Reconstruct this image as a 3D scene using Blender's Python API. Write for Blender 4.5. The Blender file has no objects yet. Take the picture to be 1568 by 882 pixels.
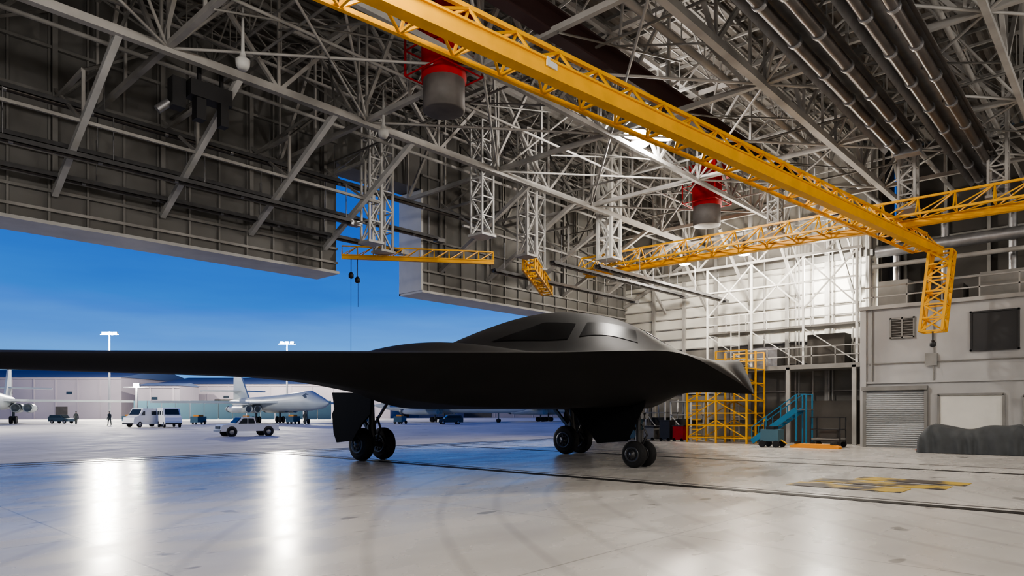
import bpy, math, random
from mathutils import Vector, Matrix
random.seed(7)
V=Vector
# ------------------------------------------------------------------ materials
def mat(name,col,rough=0.5,metal=0.0,var=0.0,vscale=1.0,bump=0.0,bscale=20.0,emit=None,estr=0.0,spec=None):
    m=bpy.data.materials.new(name); m.use_nodes=True
    nt=m.node_tree; b=nt.nodes['Principled BSDF']
    b.inputs['Base Color'].default_value=(*col,1); b.inputs['Roughness'].default_value=rough
    b.inputs['Metallic'].default_value=metal
    if spec is not None: b.inputs['Specular IOR Level'].default_value=spec
    g=nt.nodes.new('ShaderNodeNewGeometry')
    if var>0:
        n=nt.nodes.new('ShaderNodeTexNoise'); n.inputs['Scale'].default_value=vscale; n.inputs['Detail'].default_value=6
        nt.links.new(g.outputs['Position'],n.inputs['Vector'])
        r=nt.nodes.new('ShaderNodeMapRange'); r.inputs[1].default_value=.3; r.inputs[2].default_value=.7
        r.inputs[3].default_value=1-var; r.inputs[4].default_value=1+var*.6
        nt.links.new(n.outputs['Fac'],r.inputs[0])
        mx=nt.nodes.new('ShaderNodeVectorMath'); mx.operation='SCALE'; mx.inputs[0].default_value=col
        nt.links.new(r.outputs[0],mx.inputs['Scale']); nt.links.new(mx.outputs[0],b.inputs['Base Color'])
    if bump>0:
        n2=nt.nodes.new('ShaderNodeTexNoise'); n2.inputs['Scale'].default_value=bscale
        nt.links.new(g.outputs['Position'],n2.inputs['Vector'])
        bp=nt.nodes.new('ShaderNodeBump'); bp.inputs['Strength'].default_value=bump; bp.inputs['Distance'].default_value=.05
        nt.links.new(n2.outputs['Fac'],bp.inputs['Height']); nt.links.new(bp.outputs[0],b.inputs['Normal'])
    if emit:
        b.inputs['Emission Color'].default_value=(*emit,1); b.inputs['Emission Strength'].default_value=estr
    return m
M={}
M['truss']=mat('truss_paint',(.36,.35,.335),.55,var=.35,vscale=.7,spec=.3)
M['trussw']=mat('white_steel_paint',(.66,.66,.64),.5,var=.15,vscale=1.2,spec=.3)
M['brace']=mat('brace_paint',(.50,.50,.49),.5,var=.2,vscale=1.2,spec=.3)
M['trussg']=mat('grey_steel',(.23,.225,.215),.5,var=.2,vscale=1,spec=.3)
M['deck']=mat('roof_deck',(.20,.185,.17),.6,var=.25,vscale=.5)
M['panel']=mat('header_panel',(.165,.162,.155),.7,var=.25,vscale=.4)
M['panelw']=mat('white_fascia',(.55,.55,.54),.5,var=.1)
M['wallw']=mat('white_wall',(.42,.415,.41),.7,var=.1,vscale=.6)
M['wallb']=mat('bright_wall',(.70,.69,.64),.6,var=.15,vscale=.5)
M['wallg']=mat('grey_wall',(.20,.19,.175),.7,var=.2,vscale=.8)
M['walld']=mat('dark_wall',(.06,.055,.05),.8,var=.2)
M['yellow']=mat('crane_yellow',(.80,.40,.012),.45,var=.12,vscale=2)
M['red']=mat('fan_red',(.42,.010,.013),.6,var=.2,vscale=2,spec=.3)
M['maroon']=mat('maroon_beam',(.045,.02,.02),.6)
M['gal']=mat('galvanised',(.30,.30,.31),.4,metal=.7,var=.2,vscale=3)
M['tubeh']=mat('heater_tube',(.10,.09,.085),.35,metal=.6,var=.3,vscale=2)
M['drum']=mat('fan_drum_grey',(.11,.10,.095),.6,var=.3,vscale=2)
M['black']=mat('black_metal',(.02,.02,.022),.5)
M['tyre']=mat('tyre_rubber',(.010,.010,.011),.75,bump=.2,bscale=40)
M['strut']=mat('gear_steel',(.08,.08,.085),.35,metal=.6)
M['skin']=mat('stealth_coating',(.019,.018,.018),.58,var=.12,vscale=.8,spec=.18)
M['glass']=mat('cockpit_glass',(.003,.003,.004),.35,spec=.10)
M['wing']=mat('gear_bay_dark',(.006,.006,.007),.7,spec=.15)
M['blue']=mat('stair_blue',(.03,.17,.30),.5)
M['lamp']=mat('lamp_lens',(1,1,1),.4,emit=(1,.97,.9),estr=140)
M['lampS']=mat('lamp_small',(1,1,1),.4,emit=(1,.93,.8),estr=60)
M['flood']=mat('floodlight_lens',(1,1,1),.4,emit=(1,.93,.75),estr=850)
M['shutter']=mat('shutter_slats',(.36,.37,.38),.4,metal=.4)
M['tarp']=mat('tarp_cloth',(.07,.075,.08),.8,var=.2,vscale=2)
M['orange']=mat('cone_orange',(.9,.16,.03),.5)
M['orangey']=mat('ramp_orange',(.85,.32,.03),.5)
M['wpaint']=mat('vehicle_white',(.88,.88,.86),.3)
M['vglass']=mat('vehicle_glass',(.02,.03,.04),.1)
M['dpaint']=mat('vehicle_dark',(.03,.05,.07),.3)
M['jet']=mat('jet_grey',(.48,.52,.50),.4,var=.12,vscale=.3)
M['jetd']=mat('jet_dark',(.12,.14,.15),.5)
M['bwall']=mat('building_wall',(.24,.22,.25),.8,var=.1,vscale=.1)
M['bwall2']=mat('building_wall_light',(.30,.27,.30),.8,var=.1,vscale=.1)
M['broof']=mat('building_roof',(.07,.10,.18),.6)
M['fence']=mat('blast_fence',(.06,.13,.17),.7)
M['cloth']=mat('uniform',(.06,.07,.06),.8)
M['sk']=mat('skin_tone',(.5,.33,.25),.6)
M['pole']=mat('pole_steel',(.22,.23,.25),.5)
M['stripe']=mat('floor_track_steel',(.02,.018,.017),.6,var=.3,vscale=2,spec=.2)
M['stripe2']=mat('floor_tape_grey',(.13,.12,.115),.5,var=.3,vscale=2)

class MB:
    def __init__(s): s.v=[];s.f=[];s.m=[];s.sm=[];s.used=[]
    def mi(s,k):
        if k not in s.used: s.used.append(k)
        return s.used.index(k)
    def add(s,vs,fs,k,smooth=False):
        o=len(s.v); s.v+= [tuple(p) for p in vs]; i=s.mi(k)
        for f in fs: s.f.append([o+a for a in f]); s.m.append(i); s.sm.append(smooth)
    def box(s,c,sz,k,rz=0.0,R=None):
        c=V(c); x,y,z=sz[0]/2,sz[1]/2,sz[2]/2
        if R is None: R=Matrix.Rotation(rz,3,'Z')
        vs=[c+R@V((a*x,b*y,d*z)) for a in(-1,1) for b in(-1,1) for d in(-1,1)]
        s.add(vs,[(0,1,3,2),(4,6,7,5),(0,4,5,1),(2,3,7,6),(0,2,6,4),(1,5,7,3)],k)
    def bar(s,p,q,w,k,h=None):
        p=V(p);q=V(q);h=h or w;d=q-p;L=d.length
        if L<1e-6:return
        d.normalize(); up=V((0,0,1)) if abs(d.z)<.97 else V((1,0,0))
        a=d.cross(up).normalized();b=a.cross(d).normalized()
        R=Matrix((a,d,b)).transposed(); s.box((p+q)/2,(w,L,h),k,R=R)
    def tube(s,p,q,r,k,n=8,r2=None,caps=True,smooth=True):
        p=V(p);q=V(q);r2=r if r2 is None else r2;d=(q-p).normalized()
        up=V((0,0,1)) if abs(d.z)<.97 else V((1,0,0)); a=d.cross(up).normalized();b=a.cross(d)
        vs=[]
        for c,rr in((p,r),(q,r2)):
            for i in range(n):
                t=2*math.pi*i/n; vs.append(c+a*math.cos(t)*rr+b*math.sin(t)*rr)
        s.add(vs,[(i,(i+1)%n,n+(i+1)%n,n+i) for i in range(n)],k,smooth)
        if caps: s.add(vs,[tuple(range(n))[::-1],tuple(range(n,2*n))],k)
    def lathe(s,c,ax,prof,k,n=24,smooth=True):
        c=V(c);d=V(ax).normalized(); up=V((0,0,1)) if abs(d.z)<.97 else V((1,0,0)); a=d.cross(up).normalized();b=a.cross(d)
        vs=[]
        for h,r in prof:
            for i in range(n):
                t=2*math.pi*i/n; vs.append(c+d*h+(a*math.cos(t)+b*math.sin(t))*r)
        fs=[(j*n+i,j*n+(i+1)%n,(j+1)*n+(i+1)%n,(j+1)*n+i) for j in range(len(prof)-1) for i in range(n)]
        fs+= [tuple(range(n))[::-1],tuple(range((len(prof)-1)*n,len(prof)*n))]
        s.add(vs,fs,k,smooth)
    def extr(s,pts,d,k,cap=True):
        n=len(pts);d=V(d);vs=[V(p) for p in pts]+[V(p)+d for p in pts]
        fs=[(i,(i+1)%n,n+(i+1)%n,n+i) for i in range(n)]
        if cap: fs+=[tuple(range(n))[::-1],tuple(range(n,2*n))]
        s.add(vs,fs,k)
    def lattice(s,p,q,w,nb,r,k,rbar=None):
        p=V(p);q=V(q);d=(q-p);L=d.length;d.normalize();rbar=rbar or r*.6
        if abs(d.z)>.9: a=V((1,0,0));b=V((0,1,0))
        else: a=d.cross(V((0,0,1))).normalized();b=a.cross(d)
        cs=[(-1,-1),(1,-1),(1,1),(-1,1)]
        P=lambda i,j:p+d*(L*j/nb)+a*(cs[i][0]*w/2)+b*(cs[i][1]*w/2)
        for i in range(4):
            s.bar(P(i,0),P(i,nb),r,k)
            for j in range(nb+1): s.bar(P(i,j),P((i+1)%4,j),rbar,k)
            for j in range(nb):
                if (i+j)%2: s.bar(P(i,j),P((i+1)%4,j+1),rbar,k)
                else: s.bar(P((i+1)%4,j),P(i,j+1),rbar,k)
    def build(s,name,parent=None,bev=0):
        me=bpy.data.meshes.new(name); me.from_pydata(s.v,[],s.f)
        for k in s.used: me.materials.append(M[k])
        me.polygons.foreach_set('material_index',s.m); me.polygons.foreach_set('use_smooth',s.sm); me.update()
        o=bpy.data.objects.new(name,me); bpy.context.scene.collection.objects.link(o)
        if parent:o.parent=parent
        if bev:
            m=o.modifiers.new('b','BEVEL');m.width=bev;m.segments=2;m.limit_method='ANGLE'
        return o
def empty(name):
    e=bpy.data.objects.new(name,None); bpy.context.scene.collection.objects.link(e); return e
# site grid for the apron: r metres right / d metres ahead of the tripod station, 42.5 deg off the hangar axis
TH=math.radians(42.5); F=V((math.cos(TH),math.sin(TH),0)); Rr=V((math.sin(TH),-math.cos(TH),0))
def site(r,d,z=0): p=Rr*r+F*d; return V((p.x,p.y,z))

# ------------------------------------------------------------------ camera
cam=bpy.data.cameras.new('camera');co=bpy.data.objects.new('camera',cam);bpy.context.scene.collection.objects.link(co)
cam.lens=24.1;cam.sensor_width=36;cam.shift_y=.1205;cam.clip_end=3000
co.location=(0,0,1.8);co.rotation_euler=(math.pi/2,0,TH-math.pi/2)
bpy.context.scene.camera=co
try: bpy.context.scene.view_settings.look='AgX - Medium High Contrast'
except Exception as ex: print(ex)
# ------------------------------------------------------------------ world
w=bpy.data.worlds.new('dusk_sky');bpy.context.scene.world=w;w.use_nodes=True;nt=w.node_tree
bg=nt.nodes['Background'];tc=nt.nodes.new('ShaderNodeTexCoord');sx=nt.nodes.new('ShaderNodeSeparateXYZ')
nt.links.new(tc.outputs['Generated'],sx.inputs[0])
nz=nt.nodes.new('ShaderNodeTexNoise');nz.inputs['Scale'].default_value=2.5;nz.inputs['Detail'].default_value=5
mp=nt.nodes.new('ShaderNodeMapping');mp.inputs['Scale'].default_value=(1,1,7)
nt.links.new(tc.outputs['Generated'],mp.inputs[0]);nt.links.new(mp.outputs[0],nz.inputs['Vector'])
ma=nt.nodes.new('ShaderNodeMath');ma.operation='MULTIPLY_ADD';ma.inputs[1].default_value=.14;ma.inputs[2].default_value=-.07
nt.links.new(nz.outputs['Fac'],ma.inputs[0]);mb=nt.nodes.new('ShaderNodeMath');mb.operation='ADD'
nt.links.new(ma.outputs[0],mb.inputs[0]);nt.links.new(sx.outputs['Z'],mb.inputs[1])
cr=nt.nodes.new('ShaderNodeValToRGB');e=cr.color_ramp.elements
e[0].position=0;e[0].color=(.22,.53,.95,1);e[1].position=1;e[1].color=(.005,.03,.22,1)
for p,c in((.06,(.13,.39,.90)),(.14,(.055,.22,.72)),(.24,(.024,.125,.55)),(.4,(.014,.075,.38))):
    x=e.new(p);x.color=(*c,1)
nt.links.new(mb.outputs[0],cr.inputs[0]);nt.links.new(cr.outputs[0],bg.inputs[0]);bg.inputs[1].default_value=1.05

# ------------------------------------------------------------------ floor + apron
def floor_mat(name,base,rlo,rhi):
    m=bpy.data.materials.new(name);m.use_nodes=True;nt=m.node_tree;b=nt.nodes['Principled BSDF'];N=nt.nodes.new;Lk=nt.links.new
    g=N('ShaderNodeNewGeometry')
    n1=N('ShaderNodeTexNoise');n1.inputs['Scale'].default_value=.16;n1.inputs['Detail'].default_value=5;n1.inputs['Roughness'].default_value=.5
    mp=N('ShaderNodeMapping');mp.inputs['Scale'].default_value=(1,2.0,1);mp.inputs['Rotation'].default_value=(0,0,.3)
    Lk(g.outputs['Position'],mp.inputs[0]);Lk(mp.outputs[0],n1.inputs['Vector'])
    r1=N('ShaderNodeValToRGB');r1.color_ramp.elements[0].position=.3;r1.color_ramp.elements[0].color=(*[c*.80 for c in base],1)
    r1.color_ramp.elements[1].position=.68;r1.color_ramp.elements[1].color=(*[min(1,c*1.14) for c in base],1)
    Lk(n1.outputs['Fac'],r1.inputs[0])
    n2=N('ShaderNodeTexNoise');n2.inputs['Scale'].default_value=.75;n2.inputs['Detail'].default_value=2;Lk(mp.outputs[0],n2.inputs['Vector'])
    r2=N('ShaderNodeMapRange');r2.inputs[1].default_value=.68;r2.inputs[2].default_value=.70;r2.inputs[3].default_value=1;r2.inputs[4].default_value=.55
    Lk(n2.outputs['Fac'],r2.inputs[0])
    sc=N('ShaderNodeVectorMath');sc.operation='SCALE';Lk(r1.outputs[0],sc.inputs[0]);Lk(r2.outputs[0],sc.inputs['Scale'])
    wv=N('ShaderNodeTexWave');wv.wave_type='RINGS';wv.rings_direction='Z';wv.inputs['Scale'].default_value=.30;wv.inputs['Distortion'].default_value=1.2;wv.inputs['Detail'].default_value=1;wv.inputs['Detail Scale'].default_value=.5
    mq=N('ShaderNodeMapping');mq.inputs['Location'].default_value=(-24,6,0);Lk(g.outputs['Position'],mq.inputs[0]);Lk(mq.outputs[0],wv.inputs['Vector'])
    wr=N('ShaderNodeMapRange');wr.inputs[1].default_value=.0;wr.inputs[2].default_value=.10;wr.inputs[3].default_value=.86;wr.inputs[4].default_value=1;Lk(wv.outputs['Fac'],wr.inputs[0])
    sd=N('ShaderNodeVectorMath');sd.operation='SCALE';Lk(sc.outputs[0],sd.inputs[0]);Lk(wr.outputs[0],sd.inputs['Scale'])
    sep=N('ShaderNodeSeparateXYZ');Lk(g.outputs['Position'],sep.inputs[0]);prev=None
    for ax,off in(('X',3.0),('Y',1.0)):
        a=N('ShaderNodeMath');a.operation='ADD';a.inputs[1].default_value=600+off;Lk(sep.outputs[ax],a.inputs[0])
        mo=N('ShaderNodeMath');mo.operation='MODULO';mo.inputs[1].default_value=6;Lk(a.outputs[0],mo.inputs[0])
        lt=N('ShaderNodeMath');lt.operation='GREATER_THAN';lt.inputs[1].default_value=.03;Lk(mo.outputs[0],lt.inputs[0])
        if prev:
            mi=N('ShaderNodeMath');mi.operation='MINIMUM';Lk(prev,mi.inputs[0]);Lk(lt.outputs[0],mi.inputs[1]);prev=mi.outputs[0]
        else: prev=lt.outputs[0]
    jr=N('ShaderNodeMapRange');jr.inputs[3].default_value=.65;jr.inputs[4].default_value=1;Lk(prev,jr.inputs[0])
    s2=N('ShaderNodeVectorMath');s2.operation='SCALE';Lk(sd.outputs[0],s2.inputs[0]);Lk(jr.outputs[0],s2.inputs['Scale'])
    Lk(s2.outputs[0],b.inputs['Base Color'])
    rr=N('ShaderNodeMapRange');rr.inputs[1].default_value=.3;rr.inputs[2].default_value=.7;rr.inputs[3].default_value=rlo;rr.inputs[4].default_value=rhi
    n3=N('ShaderNodeTexNoise');n3.inputs['Scale'].default_value=.5;n3.inputs['Detail'].default_value=4;Lk(mp.outputs[0],n3.inputs['Vector'])
    Lk(n3.outputs['Fac'],rr.inputs[0]);Lk(rr.outputs[0],b.inputs['Roughness'])
    return m
M['floor']=floor_mat('polished_concrete',(.55,.525,.495),.21,.33)
M['apron']=floor_mat('apron_concrete',(.58,.55,.52),.55,.8)
b=MB();b.box((14,8.5,-.1),(58,41,.2),'floor');b.build('floor')
b=MB();b.box((100,329,-.12),(900,600,.2),'apron');b.build('apron_ground')
b=MB()
b.box((15.0,8,.004),(.34,37,.008),'stripe');b.box((15.5,8,.004),(.06,37,.008),'stripe2')
b.box((24.2,8,.004),(.26,37,.008),'stripe');b.box((26.5,8,.004),(.1,37,.008),'stripe2')
b.box((13,27.6,.004),(50,.3,.008),'stripe');b.box((13,28.6,.004),(50,.3,.008),'stripe');b.box((13,26.6,.003),(50,.1,.006),'stripe2')
b.build('floor_track')
mm=bpy.data.materials.new('worn_yellow_paint');mm.use_nodes=True;n=mm.node_tree;bs=n.nodes['Principled BSDF'];gg=n.nodes.new('ShaderNodeNewGeometry')
nn=n.nodes.new('ShaderNodeTexNoise');nn.inputs['Scale'].default_value=1.1;nn.inputs['Detail'].default_value=4;n.links.new(gg.outputs['Position'],nn.inputs['Vector'])
rr=n.nodes.new('ShaderNodeValToRGB');rr.color_ramp.elements[0].position=.47;rr.color_ramp.elements[0].color=(.05,.04,.035,1);rr.color_ramp.elements[1].position=.56;rr.color_ramp.elements[1].color=(.50,.34,.04,1)
n.links.new(nn.outputs['Fac'],rr.inputs[0]);n.links.new(rr.outputs[0],bs.inputs['Base Color']);bs.inputs['Roughness'].default_value=.6
M['worn']=mm
b=MB()
for x0,y0,x1,y1 in((16.9,3.9,17.9,6.4),(18.2,3.3,19.2,6.3),(19.5,3.1,20.4,5.6)):
    b.box(((x0+x1)/2,(y0+y1)/2,.006),(x1-x0,y1-y0,.012),'worn')
b.build('painted_floor_marking')

# ------------------------------------------------------------------ hangar shell
DZ=17.0
b=MB();y=-12.0;vs=[];ys=[]
while y<29.2:
    for dy,dz in((0,0),(.16,0),(.20,.09),(.34,.09)): ys.append((y+dy,DZ+dz))
    y+=.38
for yy,zz in ys: vs+= [(-15,yy,zz),(46,yy,zz)]
b.add(vs,[(2*i,2*i+1,2*i+3,2*i+2) for i in range(len(ys)-1)],'deck')
b.box((15.5,8.5,DZ+.3),(61,42,.2),'deck')
b.build('ceiling')
def header(x0,x1,z0,nm,fascia=True):
    b=MB();L=x1-x0;xc=(x0+x1)/2
    b.box((xc,28.2,(z0+.1+DZ)/2),(L,1.5,DZ-z0-.1),'panel')
    x=x0+.5
    while x<x1:
        b.box((x,27.41,(z0+DZ)/2),(.07,.1,DZ-z0),'trussg');x+=1.17
    b.box((xc,27.38,z0+.45),(L,.14,.1),'truss')
    for z in(z0+1.1,z0+2.7,z0+4.4,z0+6): b.box((xc,27.36,z),(L,.14,.1),'trussg')
    b.box((xc,28.2,z0),(L+.1,1.9,.12),'panelw');b.box((xc,29.1,z0+.2),(L+.1,.12,.5),'panelw')
    if fascia is not True: b.box((fascia,28.2,z0+2.65),(.14,1.8,5.2),'panelw')
    b.build(nm)
header(-15,17.9,8.2,'wall_front_left')
header(22.95,42.2,8.0,'wall_front_right',22.93)
b=MB();b.box((20.4,28.2,(13.3+DZ)/2),(5.0,1.5,DZ-13.3),'panel');b.build('wall_front_slot_head')
b=MB();b.box((40.2,28.2,4.0),(4.0,1.2,7.9),'wallg')
for z in(1.2,2.6,4,5.4,6.8): b.box((40.2,27.5,z),(4.0,.14,.14),'trussg')
for x in(38.3,39.6,40.9):b.box((x,27.45,4),(.16,.18,7.8),'trussg')
b.build('wall_front_pier')
b=MB()
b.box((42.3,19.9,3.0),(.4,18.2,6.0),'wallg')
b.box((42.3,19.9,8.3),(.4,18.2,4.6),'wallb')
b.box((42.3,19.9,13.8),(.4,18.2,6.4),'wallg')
b.box((42.0,19.9,10.7),(.4,17.8,.35),'trussg')
for y in[11.2+i*2.3 for i in range(7)]: b.box((42.0,y,8.5),(.26,.2,17),'truss')
for z in(1.3,3.0,4.7,6.0,6.7,7.4,8.1,8.8,9.5,10.2): b.box((42.04,19.9,z),(.12,17.8,.07),'truss')
for z in(12,13.3,14.6): b.box((42.02,19.9,z),(.14,17.8,.1),'trussg')
b.build('wall_right')
b=MB();b.box((44.9,-.7,DZ/2),(.4,22.4,DZ),'walld')
for y in[-10+i*2.0 for i in range(11)]:b.box((44.6,y,12),(.2,.16,9.8),'trussg')
for z in(8,9.2,10.4,11.6,12.8,14): b.box((44.6,-.7,z),(.15,22,.1),'trussg')
b.box((43.6,10.75,DZ/2),(2.7,.2,DZ),'walld')
b.build('wall_mezzanine_rear')
b=MB();b.box((14,-12.1,DZ/2),(62,.3,DZ),'wallw');b.build('wall_rear')
b=MB();b.box((-15.1,8.5,DZ/2),(.3,41.4,DZ),'wallw');b.build('wall_left')
b=MB()
b.box((41.2,-.6,3.5),(6.4,22.4,7.0),'wallw')
b.box((37.93,-.6,7.02),(.3,22.4,.18),'truss');b.box((37.95,4.0,3.25),(.12,13.0,.10),'wallw')
b.box((37.95,10.4,3.5),(.2,.25,7),'wallw')
for y,z0,z1 in((10.0,3.3,6.9),(7.3,3.3,6.9),(3.4,3.3,6.9)): b.tube((37.88,y,z0),(37.88,y,z1),.04,'trussg',n=6)
b.box((37.88,7.4,4.3),(.16,.5,.6),'trussg');b.tube((37.9,-6,4.2),(37.9,10.2,4.2),.03,'trussg',n=6)
b.build('office_block')
b=MB();z=0.12
while z<2.8: b.tube((37.93,7.7,z),(37.93,10.28,z),.055,'shutter',n=6,caps=False);z+=.10
for y in(7.62,10.36): b.box((37.9,y,1.45),(.16,.14,2.95),'trussg')
b.box((37.85,9.0,2.95),(.3,2.9,.2),'trussg');b.box((37.97,9,1.4),(.05,2.6,2.8),'shutter')
b.build('door_1')
b=MB()
b.box((37.96,5.83,1.3),(.06,2.5,2.5),'wallb')
for y in(4.55,7.1):b.box((37.92,y,1.3),(.12,.1,2.6),'trussg')
b.box((37.92,5.83,2.6),(.12,2.6,.1),'trussg');b.build('door_2')
b=MB();b.box((37.95,3.2,1.25),(.06,1.1,2.4),'walld')
for y in(2.6,3.8):b.box((37.92,y,1.25),(.12,.1,2.5),'trussg')
b.box((37.92,3.2,2.5),(.12,1.3,.1),'trussg');b.build('door_3')
def window(name,y0,y1,z0,z1,k,nm):
    b=MB();b.box((37.96,(y0+y1)/2,(z0+z1)/2),(.05,y1-y0,z1-z0),k)
    for i in range(nm+1):
        y=y0+(y1-y0)*i/nm;b.box((37.92,y,(z0+z1)/2),(.1,.07,z1-z0+.1),'trussg' if nm==2 else 'black')
    for z in(z0,z1):b.box((37.92,(y0+y1)/2,z),(.1,y1-y0+.1,.07),'trussg' if nm==2 else 'black')
    if nm==2:
        z=z0+.1
        while z<z1: b.box((37.93,(y0+y1)/2,z),(.05,y1-y0,.03),'trussg');z+=.13
    b.build(name)
window('window_1',8.14,9.16,5.45,6.4,'walld',2)
window('window_2',4.0,5.8,4.63,6.4,'black',1)

# ------------------------------------------------------------------ roof trusses
b=MB();ZB,ZT=12.4,16.3
Xs=[-13+3.5*i for i in range(16)]
def truss_x(Y,x0,x1,step,zb,zt,wc,wd,k='truss'):
    b.bar((x0,Y,zb),(x1,Y,zb),wc,k);b.bar((x0,Y,zt),(x1,Y,zt),wc,k)
    x=x0;i=0
    while x<x1-.01:
        xn=min(x+step,x1)
        if i%2:b.bar((x,Y,zb),(xn,Y,zt),wd,k)
        else:b.bar((x,Y,zt),(xn,Y,zb),wd,k)
        b.bar((xn,Y,zb),(xn,Y,zt),wd*.7,k)
        x=xn;i+=1
def truss_y(X,y0,y1,step,zb,zt,wc,wd,k='truss'):
    b.bar((X,y0,zb),(X,y1,zb),wc,k);b.bar((X,y0,zt),(X,y1,zt),wc,k)
    y=y0;i=0
    while y<y1-.01:
        yn=min(y+step,y1)
        if i%2:b.bar((X,y,zb),(X,yn,zt),wd,k)
        else:b.bar((X,y,zt),(X,yn,zb),wd,k)
        b.bar((X,yn,zb),(X,yn,zt),wd*.7,k)
        y=yn;i+=1
YM=[-9,-3,3,9,15,21]
for Y in YM: truss_x(Y,-13,41.8,3.5,ZB,ZT,.24 if Y in(9,21) else .17,.12)
for Y in(-6,0,6,12,18,24): truss_x(Y,-13,41.8,1.75,ZT-1.5,ZT+.1,.09,.05,'truss')
for i,X in enumerate(Xs):
    if i%2==0: truss_y(X,-11.5,27.3,3.0,ZB+.1,ZT+.1,.17,.12)
    else: truss_y(X,-11.5,27.3,1.5,ZT-1.3,ZT+.05,.09,.05)
for i in range(0,len(Xs)-2,2):
    for j in range(len(YM)-1):
        x0,x1=Xs[i],Xs[i+2];y0,y1=YM[j],YM[j+1]
        b.tube((x0,y0,ZB+.05),(x1,y1,ZB+.05),.045,'truss',n=6,caps=False)
        b.tube((x0,y1,ZB+.05),(x1,y0,ZB+.05),.045,'truss',n=6,caps=False)
        xm,ym=(x0+x1)/2,(y0+y1)/2
        for a in(x0,x1):
            for c in(y0,y1): b.tube((a,c,ZB),(xm,ym,ZT),.05,'truss',n=6,caps=False)
        b.tube((x0,ym,ZB),(x1,ym,14.2),.035,'trussg',n=5,caps=False);b.tube((xm,y0,ZB),(xm,y1,14.4),.035,'trussg',n=5,caps=False)
Y=-11.0
while Y<27.3:
    b.bar((-14.5,Y,ZT+.55),(42,Y,ZT+.55),.08,'trussg',h=.14);b.bar((-14.5,Y,ZT+.15),(42,Y,ZT+.15),.05,'truss')
    x=-14.;i=0
    while x<41.5:
        b.bar((x,Y,ZT+(.15 if i%2 else .5)),(x+.9,Y,ZT+(.5 if i%2 else .15)),.035,'truss');x+=.9;i+=1
    Y+=1.25
X=-13.
while X<42: b.bar((X,-11.5,ZT+.62),(X,27.4,ZT+.62),.07,'trussg',h=.12);X+=1.75
X=-10.8
while X<42:
    if not(18<X<22.5):
        b.bar((X,27.3,9.2),(X,21.0,ZB),.19,'brace' if X<18 else 'truss');b.bar((X,27.3,9.2),(X,27.3,16.6),.16,'trussg')
        b.bar((X,24.2,10.8),(X,27.3,12.8),.09,'truss');b.bar((X,24.2,10.8),(X,24.2,ZB),.09,'truss');b.bar((X,24.2,ZB),(X,27.3,ZB),.12,'truss')
        b.bar((X,24.2,ZB),(X+3.5,27.3,15.5),.09,'trussg');b.bar((X,27.3,ZB),(X+3.5,24.2,16),.09,'trussg')
        b.bar((X,21,ZB),(X+1.75,24.2,16),.07,'trussg');b.bar((X+1.75,21,ZB),(X,24.2,15),.06,'trussg')
    X+=3.5
b.bar((-14,24.2,10.8),(17.9,24.2,10.8),.10,'truss');b.bar((22.9,24.2,10.8),(41.8,24.2,10.8),.10,'truss')
for y in[12,15,18,21,24]:
    b.bar((41.8,y,8.5),(37.5,y,ZB),.14,'truss');b.bar((39.6,y,ZB),(41.8,y,10.5),.08,'truss')
truss_y(39.5,10.9,27.3,1.9,10.6,12.4,.14,.09)
b.build('roof_truss')
b=MB()
for Y,z,r in((23,12.9,.07),(18,12.9,.05),(7,13,.10),(5.8,12.9,.06),(4.2,13.1,.09),(1,13,.07),(10.5,13.2,.12)):
    b.tube((-14,Y,z),(41.8,Y,z),r,'truss',n=8)
for X in(10.5,17.3,27.8,34.5): b.tube((X,-11,13),(X,27.3,13),.045,'trussg',n=6)
b.build('ceiling_pipe')
b=MB()
for y in(11.3,11.6,12.0,13.1,13.3,14.2,15.0,15.2,17.1): b.tube((41.7,y,.1),(41.7,y,12),.05,'truss',n=6)
b.build('riser_pipe')
b=MB();b.box((16,12.4,12.9),(51.5,.08,.7),'maroon');b.box((16,12.4,12.55),(51.5,.4,.06),'maroon');b.box((16,12.4,13.25),(51.5,.4,.06),'maroon')
b.build('runway_beam')
def hanger(x,y,z0,z1,w=.75,n=6,k='truss',r=.09):
    b=MB();b.lattice((x,y,z0),(x,y,z1),w,n,r,k,rbar=r*.62);b.box((x,y,z0),(w+.2,w+.2,.1),k);b.build('hanging_lattice_frame')
hanger(31.2,21.4,10.1,16.8,.85,6,'trussw',.16)
hanger(17.8,24.6,9.1,14.5,.6,6,'brace');hanger(19.2,25.6,9.1,14.5,.6,6,'brace')
hanger(21.6,21.6,9.6,14.6,.7,6,'brace',.08);hanger(24.6,21.6,9.2,15.2,.6);hanger(27.2,23.2,9.2,14.8,.6,6,'brace',.08)
hanger(33.0,7.3,10.4,14,.6);hanger(33.5,4.2,10.4,14,.6);hanger(33.,13,10.4,13.4,.5)
# ------------------------------------------------------------------ radiant heater tubes
def heater(x0,x1,Y,z,r,two=True,k='tubeh'):
    b=MB()
    for dy in((-.32,.32) if two else(0,)):
        b.tube((x0,Y+dy,z),(x1,Y+dy,z),r,k,n=12)
        x=x0+1
        while x<x1: b.tube((x-.06,Y+dy,z),(x+.06,Y+dy,z),r*1.25,'gal',n=12);x+=2.4
    vs=[]
    for x in(x0,x1):
        for dy,dz in((-.75,-.05),(-.5,.28),(.5,.28),(.75,-.05)): vs.append((x,Y+dy*(1 if two else .3),z+dz*(1 if two else .5)))
    b.add(vs,[(i,i+1,i+5,i+4) for i in range(3)],'gal')
    x=x0+.8
    while x<x1: b.tube((x,Y,z+.2),(x,Y,z+1.6),.02,'gal',n=4);x+=3
    b.box((x1+.2,Y,z),(.5,.9 if two else .35,.4 if two else .2),'gal')
    b.build('radiant_tube_heater')
heater(11,30,6.7,12,.16);heater(11,37,4.9,12,.15)
heater(-8,26.2,25.9,11.8,.09,False);heater(-8,23.3,26.6,10.6,.07,False)
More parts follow.
